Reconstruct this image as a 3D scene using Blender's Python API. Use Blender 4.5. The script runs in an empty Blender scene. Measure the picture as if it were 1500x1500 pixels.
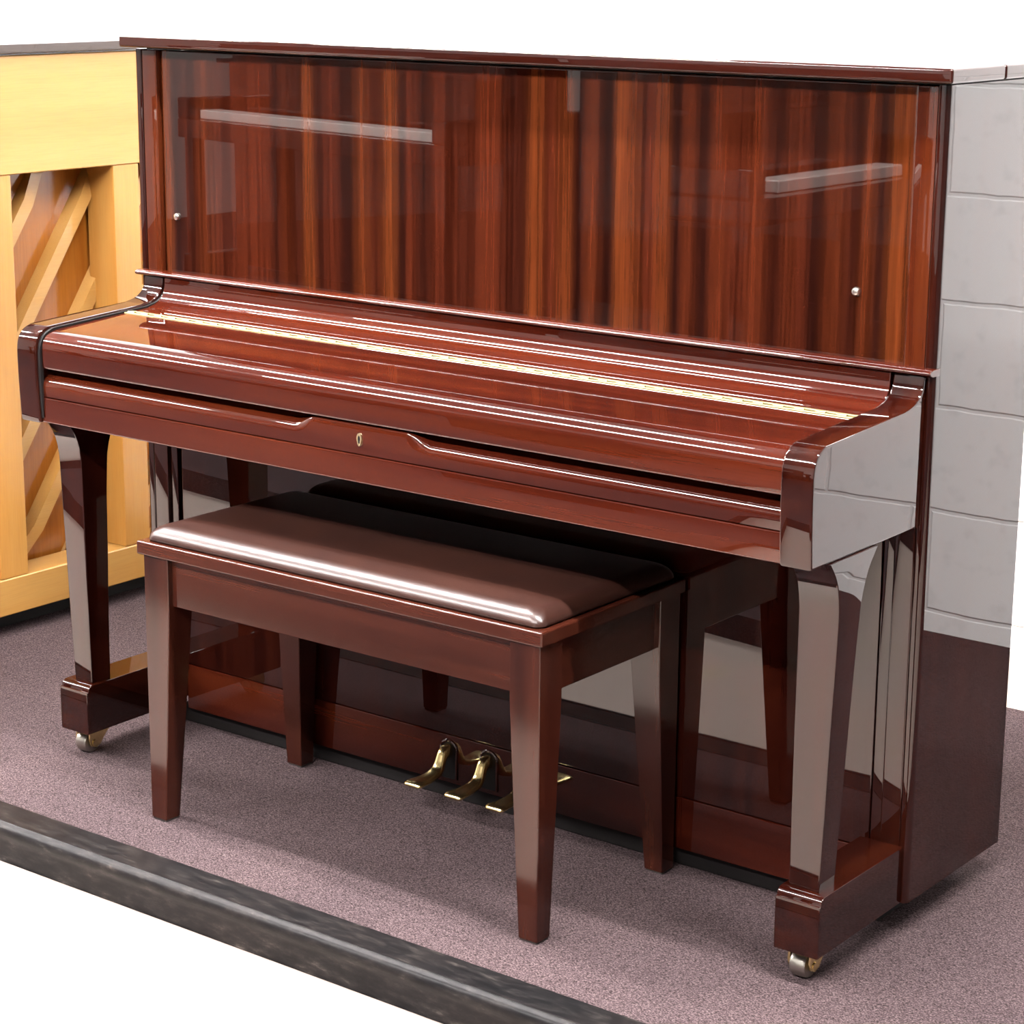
import bpy, bmesh, math, random
from mathutils import Vector, Matrix

random.seed(7)
S = bpy.context.scene
COL = S.collection

# ------------------------------------------------------------------ camera, world, exposure
cam_d = bpy.data.cameras.new('camera')
cam = bpy.data.objects.new('camera', cam_d)
COL.objects.link(cam)
cam_d.sensor_width = 36.0
cam_d.lens = 79.1476
cam_d.clip_start = 0.05
_r = Vector((0.79437789, 0.6073765, 0.00758641))
_u = Vector((-0.15278984, 0.18771226, 0.97026768))
_f = Vector((-0.58789373, 0.77191832, -0.24191543))
cam.matrix_world = Matrix(((_r.x, _u.x, -_f.x, 2.8975703), (_r.y, _u.y, -_f.y, -2.7354942),
                           (_r.z, _u.z, -_f.z, 1.37371813), (0, 0, 0, 1)))
S.camera = cam
W = bpy.data.worlds.new('world')
S.world = W
W.use_nodes = True
W.node_tree.nodes['Background'].inputs[0].default_value = (1.0, 0.97, 0.94, 1)
W.node_tree.nodes['Background'].inputs[1].default_value = 0.05
S.view_settings.view_transform = 'Standard'
S.view_settings.look = 'None'
S.view_settings.exposure = 0.0
S.view_settings.gamma = 1.0
S.view_settings.use_curve_mapping = False
S.cycles.use_denoising = True
S.cycles.max_bounces = 10
S.cycles.diffuse_bounces = 5
S.cycles.glossy_bounces = 6
S.cycles.sample_clamp_indirect = 12.0
S.cycles.caustics_reflective = False
S.cycles.caustics_refractive = False
TUBE = 520.0          # brightness of the fluorescent tubes
TUBE_COL = (1.0, 0.965, 0.95)

# ------------------------------------------------------------------ node helpers
def lin(r, g, b):
    f = lambda c: (c / 255 / 12.92) if c / 255 <= 0.04045 else ((c / 255 + 0.055) / 1.055) ** 2.4
    return (f(r), f(g), f(b), 1)

def mat(name):
    m = bpy.data.materials.new(name)
    m.use_nodes = True
    return m, m.node_tree, m.node_tree.nodes['Principled BSDF']

def node(nt, kind, **kw):
    n = nt.nodes.new(kind)
    for k, v in kw.items():
        if k in n.inputs.keys():
            n.inputs[k].default_value = v
        else:
            setattr(n, k, v)
    return n

def coords(nt, scale=(1, 1, 1), rot=(0, 0, 0), loc=(0, 0, 0), kind='Object'):
    tc = nt.nodes.new('ShaderNodeTexCoord')
    mp = nt.nodes.new('ShaderNodeMapping')
    mp.inputs['Scale'].default_value = scale
    mp.inputs['Rotation'].default_value = rot
    mp.inputs['Location'].default_value = loc
    nt.links.new(tc.outputs[kind], mp.inputs[0])
    return mp.outputs[0]

def ramp(nt, fac, stops, interp='LINEAR'):
    r = nt.nodes.new('ShaderNodeValToRGB')
    r.color_ramp.interpolation = interp
    el = r.color_ramp.elements
    while len(el) > 1:
        el.remove(el[-1])
    el[0].position = stops[0][0]
    el[0].color = stops[0][1]
    for p, c in stops[1:]:
        e = el.new(p)
        e.color = c
    nt.links.new(fac, r.inputs[0])
    return r.outputs[0]

def mix(nt, a, b, fac, mode='MIX'):
    m = nt.nodes.new('ShaderNodeMix')
    m.data_type = 'RGBA'
    m.blend_type = mode
    for s, v in ((m.inputs[6], a), (m.inputs[7], b), (m.inputs[0], fac)):
        if hasattr(v, 'links'):
            nt.links.new(v, s)
        else:
            s.default_value = v
    return m.outputs[2]

def plain(name, rgb, rough=0.5, metal=0.0, spec=0.5, coat=0.0):
    m, nt, b = mat(name)
    b.inputs['Base Color'].default_value = rgb if len(rgb) == 4 else (*rgb, 1)
    b.inputs['Roughness'].default_value = rough
    b.inputs['Metallic'].default_value = metal
    b.inputs['Specular IOR Level'].default_value = spec
    b.inputs['Coat Weight'].default_value = coat
    b.inputs['Coat Roughness'].default_value = 0.05
    return m

def finish(b, gloss):
    if gloss:
        b.inputs['Roughness'].default_value = 0.5
        b.inputs['Specular IOR Level'].default_value = 0.0
        b.inputs['Coat Weight'].default_value = 1.0
        b.inputs['Coat Roughness'].default_value = 0.012
        b.inputs['Coat IOR'].default_value = 1.52
    else:
        b.inputs['Roughness'].default_value = 0.5
        b.inputs['Specular IOR Level'].default_value = 0.0
        b.inputs['Coat Weight'].default_value = 0.9
        b.inputs['Coat Roughness'].default_value = 0.13
        b.inputs['Coat IOR'].default_value = 1.45

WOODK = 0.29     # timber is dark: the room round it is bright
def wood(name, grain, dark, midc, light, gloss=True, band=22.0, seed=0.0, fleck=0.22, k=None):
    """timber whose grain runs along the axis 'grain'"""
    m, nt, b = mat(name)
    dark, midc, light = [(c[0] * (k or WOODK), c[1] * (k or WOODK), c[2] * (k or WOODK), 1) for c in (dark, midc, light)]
    i = 'xyz'.index(grain)
    sc = [1.0, 1.0, 1.0]
    sc[i] = 0.045
    big = coords(nt, tuple(s * band for s in sc), loc=(seed, seed * 1.7, seed * 0.6))
    n1 = node(nt, 'ShaderNodeTexNoise', Scale=1.0, Detail=3.0, Roughness=0.55, Distortion=0.15)
    nt.links.new(big, n1.inputs['Vector'])
    c1 = ramp(nt, n1.outputs[0], [(0.30, dark), (0.48, midc), (0.68, light)])
    fs = [420.0, 420.0, 420.0]
    fs[i] = 14.0
    fine = coords(nt, tuple(fs), loc=(seed, 0, seed))
    n2 = node(nt, 'ShaderNodeTexNoise', Scale=1.0, Detail=2.0, Roughness=0.6)
    nt.links.new(fine, n2.inputs['Vector'])
    c2 = ramp(nt, n2.outputs[0], [(0.3, (0.45, 0.40, 0.40, 1)), (0.55, (1, 1, 1, 1)), (0.8, (1.25, 1.2, 1.15, 1))])
    out = mix(nt, c1, c2, fleck, 'MULTIPLY')
    nt.links.new(out, b.inputs['Base Color'])
    finish(b, gloss)
    return m

# ------------------------------------------------------------------ mesh helpers
def bm_box(x0, x1, y0, y1, z0, z1, bev=0.0, seg=2):
    bm = bmesh.new()
    bmesh.ops.create_cube(bm, size=1.0)
    for v in bm.verts:
        v.co = Vector((x0 + (v.co.x + .5) * (x1 - x0), y0 + (v.co.y + .5) * (y1 - y0), z0 + (v.co.z + .5) * (z1 - z0)))
    if bev:
        bmesh.ops.bevel(bm, geom=bm.edges[:], offset=bev, segments=seg, profile=0.5, affect='EDGES', clamp_overlap=True)
    return bm

def join(*bms):
    out = bmesh.new()
    for b in bms:
        me = bpy.data.meshes.new('tmp')
        b.to_mesh(me)
        b.free()
        out.from_mesh(me)
        bpy.data.meshes.remove(me)
    return out

def loft(rings, closed=True, caps=True):
    """rings: list of equally long point lists"""
    bm = bmesh.new()
    vr = [[bm.verts.new(p) for p in r] for r in rings]
    n = len(rings[0])
    for a, b in zip(vr, vr[1:]):
        for i in range(n if closed else n - 1):
            j = (i + 1) % n
            bm.faces.new((a[i], a[j], b[j], b[i]))
    if caps and closed:
        bm.faces.new(list(reversed(vr[0])))
        bm.faces.new(vr[-1])
    bmesh.ops.recalc_face_normals(bm, faces=bm.faces[:])
    return bm

def prof_x(pts, x0, x1, bev=0.0):
    """closed (y,z) profile extruded along x; bev rounds the two end rims"""
    if not bev:
        return loft([[(x, y, z) for y, z in pts] for x in (x0, x1)])
    ins = inset(pts, bev)
    ins2 = inset(pts, bev * 0.3)
    rings = [(x0, ins), (x0 + bev * .3, ins2), (x0 + bev, pts), (x1 - bev, pts), (x1 - bev * .3, ins2), (x1, ins)]
    return loft([[(x, y, z) for y, z in q] for x, q in rings])

def inset(pts, d):
    n = len(pts)
    area = sum(pts[i][0] * pts[(i + 1) % n][1] - pts[(i + 1) % n][0] * pts[i][1] for i in range(n))
    s = 1 if area > 0 else -1
    out = []
    for i in range(n):
        p, a, b = Vector(pts[i]), Vector(pts[i - 1]), Vector(pts[(i + 1) % n])
        e1, e2 = (p - a), (b - p)
        if e1.length < 1e-9: e1 = e2
        if e2.length < 1e-9: e2 = e1
        e1.normalize(); e2.normalize()
        n1, n2 = Vector((-e1.y, e1.x)) * s, Vector((-e2.y, e2.x)) * s
        k = n1 + n2
        if k.length < 1e-6:
            k = n1
        k = k / max(0.35, k.length_squared / 2)
        out.append(tuple(p + k * d))
    return out

def smooth_curve(pts, sub=5):
    """Catmull-Rom through open point list"""
    out = []
    P = [Vector(p) for p in pts]
    for i in range(len(P) - 1):
        p0, p1, p2, p3 = P[max(i - 1, 0)], P[i], P[i + 1], P[min(i + 2, len(P) - 1)]
        for k in range(sub):
            t = k / sub
            out.append(tuple(0.5 * ((2 * p1) + (-p0 + p2) * t + (2 * p0 - 5 * p1 + 4 * p2 - p3) * t * t + (-p0 + 3 * p1 - 3 * p2 + p3) * t ** 3)))
    out.append(tuple(P[-1]))
    return out

def tube(path, rad, n=10):
    rings = []
    P = [Vector(p) for p in path]
    for i, p in enumerate(P):
        t = (P[min(i + 1, len(P) - 1)] - P[max(i - 1, 0)]).normalized()
        a = t.orthogonal().normalized() if abs(t.z) > 0.99 else t.cross(Vector((0, 0, 1))).normalized()
        b = a.cross(t).normalized()
        r = rad[i] if isinstance(rad, (list, tuple)) else rad
        rings.append([tuple(p + (a * math.cos(2 * math.pi * k / n) + b * math.sin(2 * math.pi * k / n)) * r) for k in range(n)])
    return loft(rings)

def lathe(profile, axis, centre, n=20):
    """profile: list of (radius, along); axis letter"""
    rings = []
    c = Vector(centre)
    ax = 'xyz'.index(axis)
    u, v = [(1, 2), (2, 0), (0, 1)][ax]
    for r, h in profile:
        ring = []
        for k in range(n):
            p = c.copy()
            p[ax] += h
            p[u] += r * math.cos(2 * math.pi * k / n)
            p[v] += r * math.sin(2 * math.pi * k / n)
            ring.append(tuple(p))
        rings.append(ring)
    return loft(rings)

def obj(name, bm, m, parent=None, smooth=35, mats=None):
    """link bm (world coordinates) as ONE mesh object whose origin sits at its middle"""
    bmesh.ops.recalc_face_normals(bm, faces=bm.faces[:])
    xs = [v.co for v in bm.verts]
    lo = Vector([min(p[i] for p in xs) for i in range(3)])
    hi = Vector([max(p[i] for p in xs) for i in range(3)])
    c = (lo + hi) / 2
    for v in bm.verts:
        v.co -= c
    if smooth:
        a = math.radians(smooth)
        for f in bm.faces:
            f.smooth = True
        for e in bm.edges:
            if len(e.link_faces) == 2 and e.calc_face_angle(0) > a:
                e.smooth = False
    me = bpy.data.meshes.new(name)
    bm.to_mesh(me)
    bm.free()
    for k in ([m] if m else []) + list(mats or []):
        me.materials.append(k)
    o = bpy.data.objects.new(name, me)
    COL.objects.link(o)
    if smooth:
        wn = o.modifiers.new('weighted normals', 'WEIGHTED_NORMAL')
        wn.keep_sharp = True
        wn.weight = 50
    o.location = c
    if parent:
        o.parent = parent
        w = Vector((0, 0, 0))
        q = parent
        while q:
            w += q.location
            q = q.parent
        o.location = c - w
    return o

def thing(name, label, cat, loc=(0, 0, 0), group=None):
    o = bpy.data.objects.new(name, None)
    o.empty_display_size = 0.1
    COL.objects.link(o)
    o.location = loc
    o['label'] = label
    o['category'] = cat
    if group:
        o['group'] = group
    return o

def tag(o, label=None, cat=None, group=None, kind=None):
    for k, v in (('label', label), ('category', cat), ('group', group), ('kind', kind)):
        if v:
            o[k] = v
    return o

def struct(name, bm, m, label=None, cat=None):
    return tag(obj(name, bm, m), label, cat, None, 'structure')

# ------------------------------------------------------------------ materials: the room
def carpet_mat(name, a, b_, c_):
    m, nt, b = mat(name)
    v = coords(nt, (1, 1, 1), rot=(0, 0, 0.5))
    vo = node(nt, 'ShaderNodeTexVoronoi', Scale=1.0, Randomness=0.75)
    s = nt.nodes.new('ShaderNodeVectorMath'); s.operation = 'MULTIPLY'
    s.inputs[1].default_value = (210, 360, 150)
    nt.links.new(v, s.inputs[0]); nt.links.new(s.outputs[0], vo.inputs['Vector'])
    n1 = node(nt, 'ShaderNodeTexNoise', Scale=420.0, Detail=2.0)
    nt.links.new(v, n1.inputs['Vector'])
    n2 = node(nt, 'ShaderNodeTexNoise', Scale=3.0, Detail=4.0)
    nt.links.new(v, n2.inputs['Vector'])
    c1 = ramp(nt, n1.outputs[0], [(0.32, a), (0.5, b_), (0.7, c_)])
    c2 = ramp(nt, vo.outputs['Distance'], [(0.0, (1.18, 1.18, 1.18, 1)), (0.55, (0.95, 0.95, 0.95, 1)), (0.9, (0.25, 0.24, 0.25, 1))])
    c3 = ramp(nt, n2.outputs[0], [(0.3, (0.9, 0.9, 0.92, 1)), (0.7, (1.08, 1.07, 1.07, 1))])
    o = mix(nt, mix(nt, c1, c2, 0.85, 'MULTIPLY'), c3, 1.0, 'MULTIPLY')
    nt.links.new(o, b.inputs['Base Color'])
    b.inputs['Roughness'].default_value = 0.95
    b.inputs['Specular IOR Level'].default_value = 0.05
    bp = node(nt, 'ShaderNodeBump', Strength=0.35, Distance=0.002)
    bp.invert = True
    nt.links.new(vo.outputs['Distance'], bp.inputs['Height'])
    nt.links.new(bp.outputs[0], b.inputs['Normal'])
    return m

CARPET = carpet_mat('mauve loop carpet', lin(40, 31.5, 33), lin(60, 49.5, 50.5), lin(84, 72.5, 72.5))

def block_mat(name):
    m, nt, b = mat(name)
    tc = nt.nodes.new('ShaderNodeTexCoord')
    sp = nt.nodes.new('ShaderNodeSeparateXYZ')
    nt.links.new(tc.outputs['Object'], sp.inputs[0])
    cb = nt.nodes.new('ShaderNodeCombineXYZ')
    nt.links.new(sp.outputs[0], cb.inputs[0])
    nt.links.new(sp.outputs[2], cb.inputs[1])
    mp = nt.nodes.new('ShaderNodeMapping')
    mp.inputs['Location'].default_value = (-2.445 - .5 + 8 * .44, 1.47 - .05 + .2165 * 4, 0)
    nt.links.new(cb.outputs[0], mp.inputs[0])
    v = mp.outputs[0]
    br = node(nt, 'ShaderNodeTexBrick')
    br.inputs['Scale'].default_value = 1.0
    br.inputs['Mortar Size'].default_value = 0.006
    br.inputs['Mortar Smooth'].default_value = 0.6
    br.inputs['Brick Width'].default_value = 0.44
    br.inputs['Row Height'].default_value = 0.2165
    nz = node(nt, 'ShaderNodeTexNoise', Scale=9.0, Detail=6.0)
    nt.links.new(v, nz.inputs['Vector'])
    ad = nt.nodes.new('ShaderNodeVectorMath'); ad.operation = 'MULTIPLY_ADD'
    nt.links.new(nz.outputs['Color'], ad.inputs[0])
    ad.inputs[1].default_value = (0.012, 0.012, 0.0)
    nt.links.new(v, ad.inputs[2])
    nt.links.new(ad.outputs[0], br.inputs['Vector'])
    c = ramp(nt, br.outputs['Fac'], [(0.0, (0.80, 0.80, 0.80, 1)), (1.0, (0.72, 0.72, 0.72, 1))])
    n2 = node(nt, 'ShaderNodeTexNoise', Scale=22.0, Detail=5.0)
    nt.links.new(v, n2.inputs['Vector'])
    c2 = ramp(nt, n2.outputs[0], [(0.25, (0.86, 0.86, 0.87, 1)), (0.45, (1, 1, 1, 1))])
    nt.links.new(mix(nt, c, c2, 1.0, 'MULTIPLY'), b.inputs['Base Color'])
    b.inputs['Roughness'].default_value = 0.6
    bp = node(nt, 'ShaderNodeBump', Strength=0.45, Distance=0.006)
    bp.invert = True
    nt.links.new(br.outputs['Fac'], bp.inputs['Height'])
    nt.links.new(bp.outputs[0], b.inputs['Normal'])
    return m

BLOCK = block_mat('white painted block wall')
PAINT = plain('white paint', (0.82, 0.82, 0.81), 0.7)
DARKWALL = plain('dark light-cutting wall', (0.05, 0.042, 0.04), 0.7)  # unseen wall, darkened to cut light from the right
GREY = plain('grey bounce-cutting ceiling', (0.30, 0.30, 0.30), 0.9)  # unseen ceiling, greyed to cut ambient bounce and deepen shadows
FARWALL = plain('grey painted wall', (0.42, 0.41, 0.40), 0.7)

def tile_mat():
    m, nt, b = mat('white vinyl floor')
    v = coords(nt, (1, 1, 1))
    n = node(nt, 'ShaderNodeTexNoise', Scale=2.6, Detail=3.0)
    nt.links.new(v, n.inputs['Vector'])
    c = ramp(nt, n.outputs[0], [(0.35, (0.34, 0.275, 0.245, 1)), (0.62, (0.34, 0.28, 0.24, 1)), (0.75, (0.33, 0.285, 0.19, 1))])
    nt.links.new(c, b.inputs['Base Color'])
    b.inputs['Roughness'].default_value = 0.45
    return m

TILE = tile_mat()

def rubber_mat():
    m, nt, b = mat('scuffed black rubber')
    v = coords(nt, (22, 70, 70))
    n = node(nt, 'ShaderNodeTexNoise', Scale=1.0, Detail=8.0, Roughness=0.7)
    nt.links.new(v, n.inputs['Vector'])
    v2 = coords(nt, (3, 3, 3))
    n2 = node(nt, 'ShaderNodeTexNoise', Scale=1.0, Detail=6.0, Roughness=0.65)
    nt.links.new(v2, n2.inputs['Vector'])
    c = ramp(nt, n.outputs[0], [(0.36, (0.0034, 0.0033, 0.0037, 1)), (0.50, (0.0062, 0.0058, 0.0062, 1)), (0.60, (0.0115, 0.0105, 0.0105, 1)), (0.72, (0.036, 0.033, 0.031, 1))])
    c2 = ramp(nt, n2.outputs[0], [(0.4, (1, 1, 1, 1)), (0.7, (1.9, 1.7, 1.55, 1))])
    nt.links.new(mix(nt, c, c2, 1.0, 'MULTIPLY'), b.inputs['Base Color'])
    b.inputs['Roughness'].default_value = 0.36
    b.inputs['Specular IOR Level'].default_value = 0.07
    return m

RUBBER = rubber_mat()
TUBE_M = bpy.data.materials.new('fluorescent tube'); TUBE_M.use_nodes = True
_nt = TUBE_M.node_tree
_nt.nodes.remove(_nt.nodes['Principled BSDF'])
_e = node(_nt, 'ShaderNodeEmission', Color=(*TUBE_COL, 1), Strength=TUBE)
_nt.links.new(_e.outputs[0], _nt.nodes['Material Output'].inputs[0])

# ------------------------------------------------------------------ the room
WALL_Y, EDGE_Y, NOSE_Y, LOW = 1.38, -0.465, -0.531, -0.060
X0, X1, Y0, ZC = -5.6, 4.6, -7.0, 3.0
# raised carpet platform, with an invented white strip standing in for blank white behind the piano
fl = bmesh.new()
pts = [(X0, EDGE_Y), (X1, EDGE_Y), (X1, WALL_Y), (1.46, WALL_Y), (1.46, 1.03), (X0, 1.03)]
fl = join(loft([[(x, y, z) for x, y in pts] for z in (-0.008, 0.0)]))
struct('floor', fl, CARPET, 'mauve loop-pile carpet the piano and bench stand on', 'carpet')
struct('floor', bm_box(X0, X1, NOSE_Y + 0.004, WALL_Y, LOW - 0.02, -0.0085), TILE, 'added white strip standing in for blank white behind the piano', 'floor')
struct('floor', bm_box(X0, X1, Y0, NOSE_Y, LOW - 0.03, LOW), TILE, 'white floor of the aisle below the black rubber edging', 'floor')
# carpet platform across the aisle
q = [(X0, -1.90), (-1.45, -1.47), (.70, -1.20), (.28, -2.2), (X1, -2.25), (X1, Y0), (X0, Y0)]
struct('floor', loft([[(x, y, z) for x, y in q] for z in (LOW, 0.0)]), CARPET, 'mauve carpet across the aisle', 'carpet')
struct('wall_back', bm_box(X0, X1, WALL_Y, WALL_Y + 0.1, LOW, ZC), BLOCK, 'white painted block wall behind the piano', 'wall')
struct('wall_front', bm_box(X0, X1, Y0 - 0.1, Y0, LOW, ZC), FARWALL)
struct('wall_left', bm_box(X0 - 0.1, X0, Y0, WALL_Y, LOW, ZC), FARWALL)
struct('wall_right', bm_box(X1, X1 + 0.1, Y0, WALL_Y, LOW, ZC), DARKWALL)
struct('ceiling', bm_box(X0, X1, Y0, WALL_Y, ZC, ZC + 0.1), GREY)
# rubber edging: flat flange, small ridge, rounded nose, riser
np_ = [(EDGE_Y + 0.004, 0.0005), (EDGE_Y + 0.002, 0.0022), (-0.519, 0.0026), (-0.5215, 0.0052), (-0.5245, 0.0056), (-0.527, 0.0036),
       (-0.5305, 0.0025), (-0.5350, -0.0005), (-0.5372, -0.006), (-0.5372, -0.012), (-0.5345, -0.018), (-0.5330, -0.026), (-0.5325, LOW + 0.004),
       (-0.5345, LOW + 0.0005), (-0.5305, LOW + 0.0005), (-0.5305, -0.003)]
struct('trim_1', prof_x(np_, X0 + .01, X1 - .01), RUBBER, 'scuffed black rubber edging along the carpet platform', 'edging')

# ceiling lights
def ceiling_light(cx, cy, length=2.4):
    t = thing('ceiling_light', 'white fluorescent batten on the ceiling', 'light', (cx, cy, ZC), 'fluorescent battens on the ceiling')
    obj('housing', bm_box(cx - length / 2, cx + length / 2, cy - .06, cy + .06, ZC - .055, ZC, .006), PAINT, t)
    obj('diffuser', bm_box(cx - length / 2 + .02, cx + length / 2 - .02, cy - .05, cy + .05, ZC - .085, ZC - .056, .012, 3), TUBE_M, t)

for cx, cy in ((-1.05, -0.30), (2.1, -0.55), (-3.7, -0.9), (-1.25, -2.7), (1.3, -3.0), (-3.8, -2.5)):
    ceiling_light(cx, cy)

# ------------------------------------------------------------------ materials: things
D1, M1, L1 = lin(52, 16, 10), lin(98, 36, 20), lin(132, 56, 26)
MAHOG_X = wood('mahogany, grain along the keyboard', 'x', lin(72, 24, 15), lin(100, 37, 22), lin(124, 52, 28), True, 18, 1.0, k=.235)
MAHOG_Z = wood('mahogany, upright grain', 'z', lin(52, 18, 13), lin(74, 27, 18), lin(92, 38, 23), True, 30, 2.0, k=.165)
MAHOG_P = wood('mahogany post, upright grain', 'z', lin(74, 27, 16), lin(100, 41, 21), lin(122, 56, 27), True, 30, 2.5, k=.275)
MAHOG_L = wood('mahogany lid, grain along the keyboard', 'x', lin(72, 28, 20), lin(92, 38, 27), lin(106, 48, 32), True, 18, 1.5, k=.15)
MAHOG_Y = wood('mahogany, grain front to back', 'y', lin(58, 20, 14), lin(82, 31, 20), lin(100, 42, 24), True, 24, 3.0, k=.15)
BENCH_X = wood('bench mahogany, grain along', 'x', lin(70, 31, 22), lin(84, 39, 27), lin(94, 46, 31), False, 24, 4.0, k=.31)
BENCH_Z = wood('bench mahogany, upright grain', 'z', lin(58, 25, 19), lin(78, 36, 26), lin(92, 46, 32), False, 24, 5.0, k=.30)
MAPLE_Y = wood('pale maple, grain along', 'y', lin(242, 178, 94), lin(248, 188, 104), lin(253, 196, 116), False, 10, 6.0, 0.12, k=.36)
MAPLE_Z = wood('pale maple, upright grain', 'z', lin(238, 166, 78), lin(246, 176, 88), lin(250, 186, 100), False, 12, 7.0, 0.12, k=.36)
SPRUCE = wood('soundboard spruce', 'z', lin(216, 126, 44), lin(230, 140, 52), lin(240, 152, 60), False, 30, 8.0, 0.2, k=.29)
DARKLID = wood('dark walnut lid', 'y', lin(60, 38, 26), lin(74, 48, 34), lin(88, 60, 42), True, 20, 9.0)
BLACK = plain('black cavity', (0.004, 0.003, 0.003), 0.6, spec=0.2)  # flat black: stands for shade in gaps, and for the plinth
BRASS = plain('polished brass', (0.92, 0.74, 0.36), 0.2, 1.0)
HINGE = plain('satin brass hinge', (0.27, 0.235, 0.115), 0.5, 1.0)
LOCKB = plain('pale brass', (0.80, 0.70, 0.42), 0.3, 1.0)
STEEL = plain('nickel', (0.72, 0.68, 0.62), 0.22, 1.0)
WHEELM = plain('worn steel wheel', (0.45, 0.43, 0.38), 0.3, 1.0)
IVORY = plain('white keys', (0.62, 0.60, 0.57), 0.3)
PAPER = plain('paper', (0.85, 0.85, 0.86), 0.8)
RUBPAD = plain('clear plastic glide', (0.03, 0.026, 0.024), 0.4)

def leather_mat():
    m, nt, b = mat('dark brown leather')
    v = coords(nt, (1, 1, 1))
    n = node(nt, 'ShaderNodeTexVoronoi', Scale=420.0)
    nt.links.new(v, n.inputs['Vector'])
    n2 = node(nt, 'ShaderNodeTexNoise', Scale=14.0, Detail=4.0)
    nt.links.new(v, n2.inputs['Vector'])
    c = ramp(nt, n2.outputs[0], [(0.3, lin(34, 17, 13)), (0.7, lin(42, 22, 16))])
    nt.links.new(c, b.inputs['Base Color'])
    b.inputs['Roughness'].default_value = 0.33
    b.inputs['Specular IOR Level'].default_value = 0.42
    bp = node(nt, 'ShaderNodeBump', Strength=0.12, Distance=0.0006)
    nt.links.new(n.outputs['Distance'], bp.inputs['Height'])
    nt.links.new(bp.outputs[0], b.inputs['Normal'])
    return m

LEATHER = leather_mat()

def striped_panel():
    """ribbon-striped sapele veneer: the stripes of this very panel, dark and light along x"""
    m, nt, b = mat('ribbon striped mahogany veneer')
    dk, md, lt = [(c[0] * .24, c[1] * .24, c[2] * .24, 1) for c in (lin(50, 21, 16), lin(100, 42, 25), lin(138, 68, 33))]
    tab = [(.03, .8), (.055, .85), (.077, .05), (.098, .35), (.113, .12), (.15, .62), (.19, .35), (.235, .45), (.29, .5), (.312, .08), (.335, .55),
           (.362, .2), (.385, .9), (.408, .15), (.43, .45), (.47, .0), (.498, .75), (.53, .3), (.557, .9), (.585, -.1), (.60, .5), (.625, .1),
           (.66, .5), (.70, .28), (.76, .52), (.82, .12), (.85, .85), (.875, .4), (.905, .78), (.930, .05), (.952, .6), (.985, -.05)]
    tab2 = [(1.005, .9), (1.03, .8), (1.055, .5), (1.08, .75), (1.105, -.05), (1.122, .55), (1.15, .02), (1.175, .55), (1.205, .42), (1.24, .55),
            (1.27, .18), (1.295, .55), (1.315, .4), (1.335, .05), (1.36, .6), (1.395, .1), (1.415, .65), (1.435, .0), (1.462, .95), (1.49, .8)]
    tab += tab2
    def col(t):
        a, c = (dk, md) if t < .5 else (md, lt)
        k = max(0, t * 2 if t < .5 else (t - .5) * 2)
        return tuple(a[i] + (c[i] - a[i]) * k for i in range(4))
    v = coords(nt, (1, 1, 1))
    wn = node(nt, 'ShaderNodeTexNoise', Scale=1.0, Detail=3.0, Roughness=0.6)
    nt.links.new(coords(nt, (5, 5, 2.0)), wn.inputs['Vector'])
    sx = nt.nodes.new('ShaderNodeSeparateXYZ')
    nt.links.new(v, sx.inputs[0])
    ma = nt.nodes.new('ShaderNodeMath'); ma.operation = 'MULTIPLY_ADD'
    nt.links.new(wn.outputs[0], ma.inputs[0])
    ma.inputs[1].default_value = 0.014
    nt.links.new(sx.outputs[0], ma.inputs[2])
    def half(t, x0, x1):
        ma2 = nt.nodes.new('ShaderNodeMapRange')
        ma2.inputs[1].default_value = x0 - .765 + .007
        ma2.inputs[2].default_value = x1 - .765 + .007
        nt.links.new(ma.outputs[0], ma2.inputs[0])
        return ramp(nt, ma2.outputs[0], [((x - x0) / (x1 - x0), col(k)) for x, k in t], 'EASE')
    ca = half(tab[:32], 0.02, 1.0)
    cb = half(tab[31:], .98, 1.5)
    gt = nt.nodes.new('ShaderNodeMath'); gt.operation = 'GREATER_THAN'
    nt.links.new(ma.outputs[0], gt.inputs[0])
    gt.inputs[1].default_value = .985 - .765 + .007
    c = mix(nt, ca, cb, gt.outputs[0])
    n2 = node(nt, 'ShaderNodeTexNoise', Scale=1.0, Detail=3.0, Roughness=0.65)
    nt.links.new(coords(nt, (330, 330, 12)), n2.inputs['Vector'])
    c2 = ramp(nt, n2.outputs[0], [(0.3, (0.5, 0.46, 0.46, 1)), (0.55, (1, 1, 1, 1)), (0.8, (1.35, 1.3, 1.2, 1))])
    n3 = node(nt, 'ShaderNodeTexNoise', Scale=1.0, Detail=3.0)
    nt.links.new(coords(nt, (120, 120, 1.1), loc=(3, 1, 2)), n3.inputs['Vector'])
    c3 = ramp(nt, n3.outputs[0], [(0.32, (0.5, 0.47, 0.47, 1)), (0.48, (1, 1, 1, 1)), (0.68, (1.35, 1.35, 1.25, 1))])
    n4 = node(nt, 'ShaderNodeTexNoise', Scale=1.0, Detail=2.0)
    nt.links.new(coords(nt, (46, 46, 0.7), loc=(1, 5, 2)), n4.inputs['Vector'])
    c4 = ramp(nt, n4.outputs[0], [(0.34, (0.6, 0.57, 0.57, 1)), (0.5, (1, 1, 1, 1)), (0.66, (1.3, 1.28, 1.2, 1))])
    c = mix(nt, c, c4, 0.8, 'MULTIPLY')
    nt.links.new(mix(nt, mix(nt, c, c2, 0.6, 'MULTIPLY'), c3, 0.7, 'MULTIPLY'), b.inputs['Base Color'])
    finish(b, True)
    return m

STRIPED = striped_panel()

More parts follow.
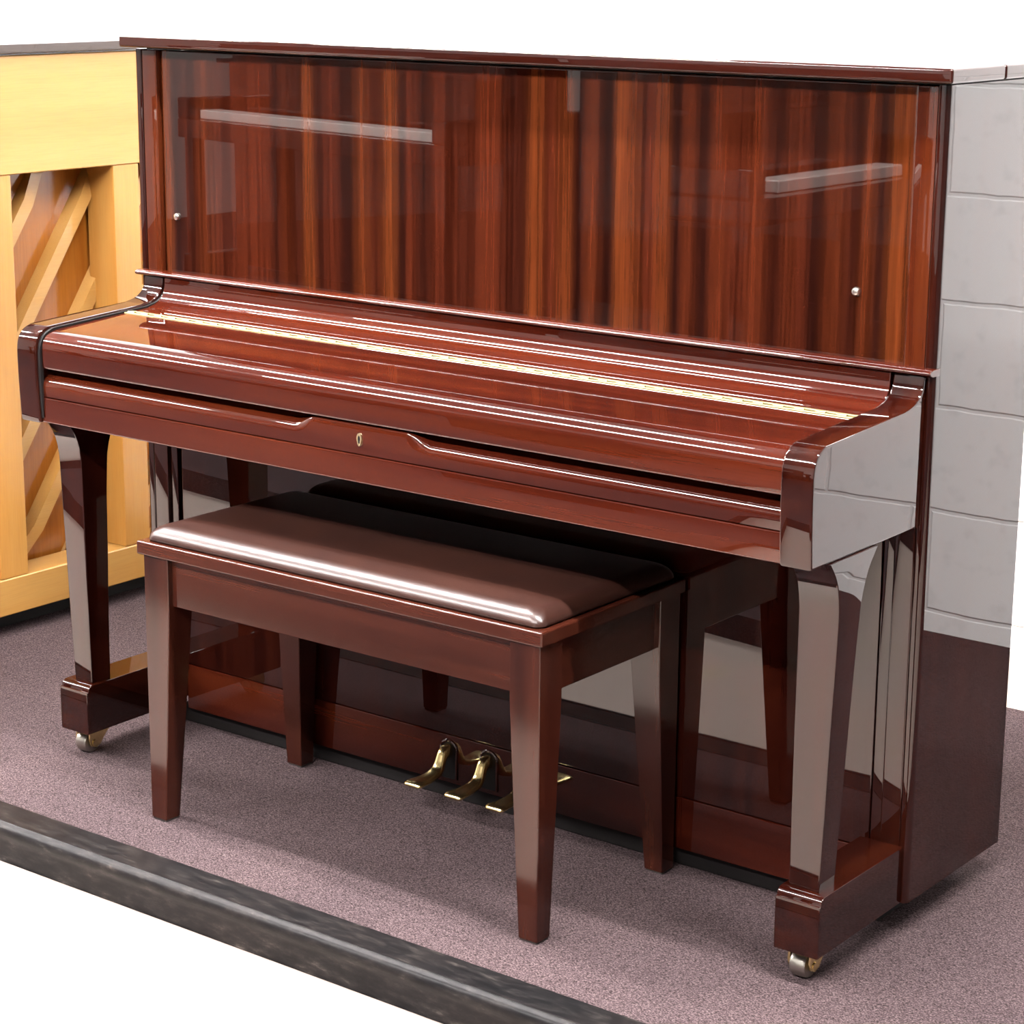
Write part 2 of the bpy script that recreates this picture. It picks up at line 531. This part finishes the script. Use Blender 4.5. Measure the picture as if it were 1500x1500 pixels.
# ------------------------------------------------------------------ the piano
WX = 1.532
PIANO = thing('upright_piano', 'glossy mahogany upright piano with closed lid over the keys, behind the leather bench', 'piano', (WX / 2, 0.15, 0))
ARM = [(-.004, .607), (-.297, .607)] + smooth_curve([(-.2985, .610), (-.3015, .66), (-.3025, .715), (-.3010, .738), (-.2955, .7515), (-.286, .7605), (-.271, .7665)], 4) + \
      [(-.16, .7725)] + smooth_curve([(-.060, .7775), (-.0365, .7825), (-.0215, .7905), (-.0135, .8005), (-.0105, .8115), (-.0095, .8175)], 4) + [(-.004, .8175)]

def lidbox(x0, x1, y0, y1, z0, z1, r=.004):
    return bm_box(x0, x1, y0, y1, z0, z1, r, 3)

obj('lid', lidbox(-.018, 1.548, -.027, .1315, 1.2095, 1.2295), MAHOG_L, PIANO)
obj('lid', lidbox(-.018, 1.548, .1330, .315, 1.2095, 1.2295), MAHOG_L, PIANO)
obj('lid_gap_shade', bm_box(.012, 1.520, .010, .29, 1.2066, 1.2094), BLACK, PIANO)  # black strip paints the shadow line under the lid
# side walls with rounded front edges
for xa, xb, out in ((-.004, .0118, -1), (1.5172, 1.533, 1)):
    r = .009 if out > 0 else .005
    c = []
    for k in range(7):
        a = k / 6 * math.pi / 2
        c.append((xb - r + r * math.sin(a), -.003 + r - r * math.cos(a)))
    ri = .002
    ci = [(xa + ri - ri * math.cos(k / 3 * math.pi / 2), -.003 + ri - ri * math.sin(k / 3 * math.pi / 2)) for k in range(4)]
    if out < 0:
        ci, c = [(xa + xb - x, y) for x, y in reversed(c)], [(xa + xb - x, y) for x, y in reversed(ci)]
    poly = ci + c + [(xb, .296), (xa, .296)]
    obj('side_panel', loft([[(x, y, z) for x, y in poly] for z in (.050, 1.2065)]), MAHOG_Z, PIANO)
    pa, pb = (.0120, .0465) if out < 0 else (1.4855, 1.5170)
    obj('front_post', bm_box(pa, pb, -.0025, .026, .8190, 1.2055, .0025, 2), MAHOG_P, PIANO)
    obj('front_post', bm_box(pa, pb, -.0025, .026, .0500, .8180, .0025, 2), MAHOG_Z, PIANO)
# back of the case and the inner frame
obj('back_frame', bm_box(.047, 1.485, .20, .292, .055, 1.198), MAPLE_Z, PIANO)
# upper front panel and the music-ledge moulding
up = obj('upper_panel', bm_box(.0490, 1.4830, .006, .028, .826, 1.2055, .003, 2), STRIPED, PIANO)
for sx_, sz_ in ((.0795, .9245), (1.4035, .9215)):
    sc = lathe([(.0062, -.0005), (.0062, .0028), (.0048, .0048), (.002, .0056)], 'y', (sx_, .006, sz_), 16)
    for v in sc.verts:
        v.co.y = .006 - (v.co.y - .006)
    obj('panel_screw', sc, STEEL, up)
obj('panel_backing', bm_box(.047, 1.485, .030, .045, .62, 1.198), BLACK, PIANO)
MOULD = smooth_curve([(.010, .8285), (-.008, .8285), (-.0165, .8265), (-.0185, .8235), (-.0165, .8205), (-.010, .8185)], 4) + [(.010, .8180)]
obj('ledge_moulding', prof_x(MOULD, -.006, 1.535, .0015), MAHOG_X, PIANO)
# arms
for xa, xb in ((.0085, .0555), (1.4745, 1.5225)):
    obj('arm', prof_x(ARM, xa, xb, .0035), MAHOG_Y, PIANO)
# key lid: front flap, brass hinge, fixed rear rail with a cove
FLAP = [(-.278, .6985)] + smooth_curve([(-.291, .6985), (-.2940, .702), (-.2945, .725), (-.2935, .738), (-.2880, .7490), (-.2790, .7555), (-.266, .7595)], 4) + \
       [(-.110, .7690), (-.110, .755), (-.262, .744), (-.277, .735)]
fb = obj('keyboard_lid', prof_x(FLAP, .0625, 1.4725, .0015), MAHOG_X, PIANO)
GAP_SHADE = [(-.010, .700), (-.2900, .700)] + [(y + .0045, z - .0035) for y, z in ARM[3:-1]]
obj('gap_shade_strip', prof_x(GAP_SHADE, .0558, .0612), BLACK, PIANO)  # added black strip paints the dark gap between arm and key lid
REAR = [(-.0895, .7700)] + smooth_curve([(-.058, .7718), (-.0385, .7765), (-.0245, .7845), (-.0170, .7945), (-.0140, .8060), (-.0130, .8185)], 5) + [(-.004, .8185), (-.004, .750), (-.0895, .752)]
obj('lid_rear_rail', prof_x(REAR, .0625, 1.4725, .0015), MAHOG_X, PIANO)
hb = [bm_box(.0625, 1.4725, -.1095, -.1026, .7665, .7705, .0006, 1), bm_box(.0625, 1.4725, -.0968, -.0900, .7670, .7712, .0006, 1)]
nk = 86
for k in range(nk):
    a = .0625 + (1.410 / nk) * k
    if k % 2 == 0:
        hb.append(lathe([(.0030, .0005), (.0030, 1.410 / nk - .0005)], 'x', (a, -.0997, .7688), 10))
hb.append(lathe([(.0012, 0), (.0012, 1.410)], 'x', (.0625, -.0997, .7660), 6))
obj('piano_hinge', join(*hb), HINGE, PIANO)
# key slip with the finger grips cut in its top edge
def slip():
    xs = [.0585, .062]
    xs += [.0625 + k * (.622 - .0625) / 6 for k in range(1, 7)]
    xs += [.628, .634, .640, .646, .652, .658, .664]
    xs += [.70, .755, .80, .843]
    xs += [.848, .853, .858, .863, .868, .874, .880, .886]
    xs += [.886 + k * (1.473 - .886) / 6 for k in range(1, 7)]
    rings = []
    for x in xs:
        if x <= .62: c = 1.0
        elif x < .664: t = (x - .620) / .044; c = 1 - t * t * (3 - 2 * t)
        elif x <= .843: c = 0.0
        elif x < .888: t = (x - .843) / .045; c = t * t * (3 - 2 * t)
        else: c = 1.0
        A = [(-.2918, .6515), (-.2926, .662), (-.2930, .672), (-.2930, .6800), (-.2930, .6870), (-.2928, .6920), (-.2922, .6946), (-.2905, .6954), (-.282, .6956), (-.274, .6956), (-.266, .6956)]
        B = [(-.2918, .6515), (-.2928, .662), (-.2930, .6690), (-.2923, .6735), (-.2905, .6780), (-.2878, .6812), (-.2840, .6834), (-.2795, .6850), (-.2745, .6874), (-.2700, .6910), (-.2650, .6956)]
        P_ = [(a[0] + (b[0] - a[0]) * c, a[1] + (b[1] - a[1]) * c) for a, b in zip(A, B)]
        P_ += [(-.250, .6956), (-.250, .6515)]
        rings.append([(x, y, z) for y, z in P_])
    return loft(rings)
ks = obj('key_slip', slip(), MAHOG_X, PIANO, smooth=50)
# lock plate: an hourglass ring of brass round a dark keyhole
def outline(w, h, n=40):
    o = []
    for k in range(n):
        a = 2 * math.pi * k / n
        x, z = math.sin(a), math.cos(a)
        waist = 1 - .16 * math.exp(-((z + .25) / .3) ** 2) - (.10 if z < -.2 else 0)
        o.append((w * x * waist, h * z))
    return o
ring = bmesh.new()
O, I = outline(.0050, .0098), outline(.0024, .0062)
cz = .6735
rings = []
for pts_, y in ((O, -.2925), (O, -.2950), (I, -.2950), (I, -.2925)):
    rings.append([(.7545 + x, y, cz + z) for x, z in pts_])
obj('lock_plate', loft(rings + [rings[0]], caps=False), LOCKB, ks)
obj('keyhole', loft([[(.7545 + x, y, cz + z) for x, z in I] for y in (-.2945, -.2925)]), BLACK, ks)
# key bed
KB = [(-.285, .6070), (-.2910, .6075), (-.2926, .6100), (-.2930, .6300), (-.2929, .6470), (-.2922, .6492), (-.2900, .6500), (-.06, .6500), (-.06, .6070)]
obj('key_bed', prof_x(KB, .0565, 1.4735), MAHOG_X, PIANO)
obj('key_bed_underside', bm_box(.0565, 1.4735, -.06, .03, .612, .75), BLACK, PIANO)
# lower part: stiles, panel, bottom rail, plinth
for xa, xb in ((.0475, .0655), (1.4665, 1.4845)):
    obj('stile', bm_box(xa, xb, .003, .028, .05, .612, .002), MAHOG_Z, PIANO)
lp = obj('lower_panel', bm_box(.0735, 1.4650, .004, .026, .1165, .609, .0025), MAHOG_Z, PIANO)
br = obj('bottom_rail', bm_box(.0735, 1.4650, .004, .026, .032, .1155, .0015), MAHOG_X, PIANO)
obj('panel_shadow_gap', bm_box(.047, 1.485, .030, .05, .055, .612), BLACK, PIANO)
obj('plinth', bm_box(.05, 1.48, .016, .25, .002, .034), BLACK, PIANO)

# toe blocks with castors, and the legs on top of them
def toe(xa, xb):
    T = [(-.003, .049), (-.2385, .047)] + smooth_curve([(-.2390, .052), (-.2390, .1165), (-.2372, .1230), (-.2355, .1236), (-.2335, .1300), (-.2275, .1340), (-.219, .1348)], 3) + [(-.003, .1348)]
    t = obj('toe_block', prof_x(T, xa, xb, .0018), MAHOG_Y, PIANO)
    xc = (xa + xb) / 2
    wx = xc - .006
    y = -.205
    obj('castor_wheel', lathe([(.010, -.0125), (.0175, -.0122), (.0195, -.009), (.0195, .009), (.0175, .0122), (.010, .0125)], 'x', (wx, y, .0195), 24), WHEELM, t)
    br_ = []
    for sx in (-.0165, .0165):
        rings = []
        for x in (wx + sx - .0016, wx + sx + .0016):
            rings.append([(x, a, b) for a, b in ((y - .008, .0495), (y - .012, .026), (y - .009, .015), (y + .002, .0095), (y + .012, .013), (y + .026, .030), (y + .048, .0495))])
        br_.append(loft(rings))
    br_.append(bm_box(wx - .020, wx + .020, y - .016, y + .050, .0465, .0495, .001, 1))
    br_.append(lathe([(.0055, -.0195), (.0055, .0195)], 'x', (wx, y, .0195), 12))
    obj('castor_fork', join(*br_), BRASS, t)
toe(.0075, .0765)
toe(1.4535, 1.5235)

def leg(flip):
    lv = [(.1345, -.2195, -.1760, .0265, .0690), (.25, -.2210, -.1740, .0215, .0688), (.36, -.2220, -.1705, .0180, .0686), (.46, -.2226, -.1680, .0140, .0684),
          (.505, -.2228, -.1655, .0125, .0683), (.535, -.2236, -.1630, .0118, .0682), (.552, -.2262, -.1590, .0114, .0682), (.566, -.2300, -.1545, .0110, .0682),
          (.578, -.2352, -.1490, .0108, .0682), (.588, -.2412, -.1425, .0106, .0682), (.597, -.2480, -.1350, .0104, .0682), (.6070, -.2560, -.1265, .0104, .0682)]
    rings = []
    b = .0022
    for z, yf, yb, xa, xb in lv:
        if flip:
            xa, xb = WX - xb - .0005, WX - xa + .0005
            xa, xb = xa, xb + .004
        rings.append([(xa + b, yf, z), (xb - b, yf, z), (xb - b * .3, yf + b * .3, z), (xb, yf + b, z), (xb, yb - b, z), (xb - b * .3, yb - b * .3, z),
                      (xb - b, yb, z), (xa + b, yb, z), (xa + b * .3, yb - b * .3, z), (xa, yb - b, z), (xa, yf + b, z), (xa + b * .3, yf + b * .3, z)])
    return loft(rings)
obj('leg', leg(False), MAHOG_Z, PIANO, smooth=30)
obj('leg', leg(True), MAHOG_Z, PIANO, smooth=30)

# pedals
def pedal(xc):
    st = [(.010, .0900, .0085, .0110), (-.004, .0895, .0085, .0115), (-.0110, .0865, .0086, .0100), (-.0165, .0790, .0090, .0075), (-.0215, .0690, .0100, .0070), (-.0290, .0610, .0115, .0065),
          (-.0420, .0570, .0130, .0058), (-.0580, .0555, .0150, .0050), (-.0740, .0560, .0172, .0046), (-.0860, .0560, .0180, .0050), (-.0905, .0550, .0172, .0046), (-.0930, .0535, .0150, .0028)]
    st = [tuple(s) for s in st]
    fine = smooth_curve(st, 3) if False else st
    # interpolate by hand in 4D
    out = []
    for i in range(len(st) - 1):
        p0, p1, p2, p3 = st[max(i - 1, 0)], st[i], st[i + 1], st[min(i + 2, len(st) - 1)]
        for k in range(3):
            t = k / 3
            out.append(tuple(.5 * (2 * p1[j] + (p2[j] - p0[j]) * t + (2 * p0[j] - 5 * p1[j] + 4 * p2[j] - p3[j]) * t * t + (3 * p1[j] - p0[j] - 3 * p2[j] + p3[j]) * t ** 3) for j in range(4)))
    out.append(st[-1])
    rings = []
    for i, (y, z, w, h) in enumerate(out):
        a, b = out[max(i - 1, 0)], out[min(i + 1, len(out) - 1)]
        t = Vector((b[0] - a[0], b[1] - a[1])).normalized()
        nrm = Vector((t.y, -t.x))
        if nrm.y < 0: nrm = -nrm
        ring = []
        for k in range(16):
            an = 2 * math.pi * k / 16
            cx = math.copysign(abs(math.cos(an)) ** .6, math.cos(an)) * w
            cy = math.copysign(abs(math.sin(an)) ** .75, math.sin(an)) * h
            ring.append((xc + cx, y + nrm.x * cy, z + nrm.y * cy))
        rings.append(ring)
    return loft(rings)
for xc in (.684, .768, .852):
    p = obj('pedal', pedal(xc), BRASS, PIANO, smooth=50)
    # black plate painting the shade in the slot and its rounded rim
    arch = [(xc - .0165, .040)] + [(xc - .0165 * math.cos(a), .0915 + .0145 * math.sin(a)) for a in [k / 10 * math.pi for k in range(11)]] + [(xc + .0165, .040)]
    obj('slot_shade', loft([[(x, y, z) for x, z in arch] for y in (.0030, .0050)]), BLACK, br)
    obj('slot_rim', tube([(x, .0035, z) for x, z in arch], .0024, 8), MAHOG_X, br)

# ------------------------------------------------------------------ the bench
BN = thing('piano_bench', 'dark brown piano bench with padded leather seat in front of the upright piano', 'bench', (.745, -.18, 0))
bx0, bx1, by0, by1 = .355, 1.1365, -.357, -.0055
for sx in (0, 1):
    for sy in (0, 1):
        rings = []
        for z, w, d in ((.004, .0335, .031), (.10, .039, .037), (.20, .0445, .0435), (.30, .050, .0495), (.36, .0530, .0530), (.445, .0530, .0530)):
            xa, xb = (bx0, bx0 + w) if sx == 0 else (bx1 - w, bx1)
            ya, yb = (by0, by0 + d) if sy == 0 else (by1 - d, by1)
            off = (.445 - z) * .006
            b = .0012
            rings.append([(xa + b, ya, z), (xb - b, ya, z), (xb, ya + b, z), (xb, yb - b, z), (xb - b, yb, z), (xa + b, yb, z), (xa, yb - b, z), (xa, ya + b, z)])
        l = obj('leg', loft(rings), BENCH_Z, BN, smooth=30)
        gx, gy = (bx0 + .017 if sx == 0 else bx1 - .017), (by0 + .0155 if sy == 0 else by1 - .0155)
        obj('glide', bm_box(gx - .0155, gx + .0155, gy - .0140, gy + .0140, 0, .005, .001, 1), RUBPAD, l)
obj('apron', bm_box(bx0 + .052, bx1 - .052, by0 + .010, by0 + .030, .3655, .445, .0012, 1), BENCH_X, BN)
obj('apron', bm_box(bx0 + .052, bx1 - .052, by1 - .030, by1 - .010, .3655, .445, .0012, 1), BENCH_X, BN)
BENCH_Y = wood('bench mahogany, grain front to back', 'y', lin(62, 27, 20), lin(84, 39, 27), lin(102, 52, 34), False, 24, 4.5, k=.27)
obj('apron', bm_box(bx0 + .010, bx0 + .030, by0 + .052, by1 - .052, .3655, .445, .0012, 1), BENCH_Y, BN)
obj('apron', bm_box(bx1 - .030, bx1 - .010, by0 + .052, by1 - .052, .3655, .445, .0012, 1), BENCH_Y, BN)
obj('seat_frame', bm_box(.3440, 1.1430, -.3620, -.0005, .4445, .4665, .003, 3), BENCH_X, BN)
# padded cushion
def cushion(x0, x1, y0, y1, z0, z1):
    rings = []
    h = z1 - z0
    def rr(i, z, rad):
        pts = []
        for cx, cy, a0 in ((x1 - i - rad, y1 - i - rad, 0), (x0 + i + rad, y1 - i - rad, 90), (x0 + i + rad, y0 + i + rad, 180), (x1 - i - rad, y0 + i + rad, 270)):
            for k in range(6):
                a = math.radians(a0 + k * 18)
                pts.append((cx + rad * math.cos(a), cy + rad * math.sin(a), z))
        return pts
    rings.append(rr(.004, z0, .018))
    for t in range(0, 10):
        a = t / 9 * math.pi / 2
        rings.append(rr(.030 * (1 - math.cos(a)), z0 + .003 + (h - .006) * math.sin(a), .018))
    rings.append(rr(.075, z1 - .0006, .018))
    rings.append(rr(.140, z1, .018))
    return loft(rings)
obj('seat_cushion', cushion(.3540, 1.1330, -.3530, -.0070, .4660, .4945), LEATHER, BN, smooth=60)

# ------------------------------------------------------------------ the pale piano seen from behind
PX = -.60
BK = thing('upright_piano', 'pale maple upright piano turned to show its braced back, at the left', 'piano', (PX - .25, .25, 0))
ya, yb = -.40, .90
obj('lid', bm_box(PX - .55, PX + .012, ya - .02, yb + .02, 1.1715, 1.1900, .003, 2), DARKLID, BK)
obj('upper_rail', bm_box(PX - .075, PX, ya, yb, .937, 1.1680, .002, 1), MAPLE_Y, BK)
obj('lower_rail', bm_box(PX - .085, PX + .002, ya, yb, .045, .121, .002, 1), MAPLE_Y, BK)
for yc in (-.35, -.10, .182, .525, .84):
    obj('back_post', bm_box(PX - .085, PX - .002, yc - .036, yc + .036, .121, .937, .003, 2), MAPLE_Z, BK)
sb = obj('soundboard', bm_box(PX - .110, PX - .098, ya + .02, yb - .02, .10, .96), SPRUCE, BK)
# diagonal ribs glued across the soundboard
def rib(y, z, length, ang):
    rings = []
    d = Vector((0, math.cos(ang), math.sin(ang)))
    n = Vector((0, -math.sin(ang), math.cos(ang)))
    c = Vector((PX - .098, y, z))
    for s, h in ((-.5, .004), (-.40, .030), (.40, .030), (.5, .004)):
        p = c + d * (s * length)
        w = .0165
        rings.append([tuple(p + n * w), tuple(p + n * (w * .85) + Vector((h, 0, 0))), tuple(p - n * (w * .85) + Vector((h, 0, 0))), tuple(p - n * w)])
    return loft(rings)
ang = math.radians(55)
ribs = []
for k in range(-6, 12):
    # ribs cross the opening between the posts, .20 apart measured along the board's width
    yk = .395 + k * .155
    zk = .76 - k * 0.0
    ln = 1.0
    # clip to the board
    top, bot = .955, .105
    L = (top - bot) / math.sin(ang)
    y_mid = yk + ((top + bot) / 2 - zk) / math.tan(ang)
    a_, b_ = y_mid - L / 2 * math.cos(ang), y_mid + L / 2 * math.cos(ang)
    lo_, hi_ = max(a_, ya + .03), min(b_, yb - .03)
    if hi_ - lo_ < .12:
        continue
    t0, t1 = (lo_ - y_mid) / math.cos(ang), (hi_ - y_mid) / math.cos(ang)
    m_ = (t0 + t1) / 2
    obj('rib', rib(y_mid + m_ * math.cos(ang), (top + bot) / 2 + m_ * math.sin(ang), t1 - t0, ang), MAPLE_Y, sb)
for s in (0, 1):
    y = ya if s == 0 else yb
    obj('side_panel', bm_box(PX - .53, PX - .001, y - .022 if s == 0 else y, y if s == 0 else y + .022, .04, 1.168, .002, 1), MAPLE_Z, BK)
obj('case', bm_box(PX - .53, PX - .13, ya, yb, .045, 1.168), DARKLID, BK)
obj('base_shadow_block', bm_box(PX - .50, PX - .06, ya + .02, yb - .02, .001, .045), BLACK, BK)  # black block stands in for the shadow gap under this piano

# ------------------------------------------------------------------ pianos across the aisle, present as reflections in the polish
def far_piano(loc, rz, label, w=.74, kw=.61, keys=True, kx=0.0):
    t = thing('upright_piano', label, 'piano', loc)
    B = lambda *a: bm_box(*a)
    parts = [('case', B(-w, w, .02, .34, .05, 1.10, .006, 2), MAHOG_Z), ('lid', B(-w - .02, w + .02, -.01, .36, 1.10, 1.125, .004, 2), MAHOG_X),
             ('key_bed', B(-w, w, -.26, .02, .62, .70, .006, 2), MAHOG_X), ('keyboard', B(kx - kw, kx + kw, -.205, -.11, .70, .738, .003, 1), IVORY if keys else MAHOG_X),
             ('keyboard_lid', B(-kw - .01, kw + .01, -.05 if keys else -.24, -.02, .73, .93 if keys else .775, .004, 2), MAHOG_X), ('music_shelf', B(-w, w, -.06, .02, .93, .95, .004, 2), MAHOG_X)]
    for s in (-1, 1):
        parts += [('arm', B(s * (w - .04) - .04, s * (w - .04) + .04, -.26, .02, .70, .79, .01, 3), MAHOG_Y), ('leg', B(s * (w - .05) - .03, s * (w - .05) + .03, -.24, -.18, .12, .62, .004, 2), MAHOG_Z),
                  ('toe_block', B(s * (w - .05) - .035, s * (w - .05) + .035, -.26, .02, .001, .12, .006, 2), MAHOG_Y)]
    R = Matrix.Rotation(rz, 4, 'Z')
    for n_, bm, m in parts:
        bm.transform(Matrix.Translation(loc) @ R)
        obj(n_, bm, m, t)
    return t
far_piano((-3.02, -3.98, 0), math.radians(191.2), 'brown upright piano with open keys, mirrored at the left of the upper panel', .87, .78)
far_piano((-.66, -3.46, 0), math.radians(90), 'small brown piano turned sideways, mirrored at the right of the upper panel', .78, .38, True, .16)
far_piano((-1.60, -4.58, 0), math.radians(180), 'closed brown upright piano, mirrored in the middle of the upper panel', .68, .58, False)
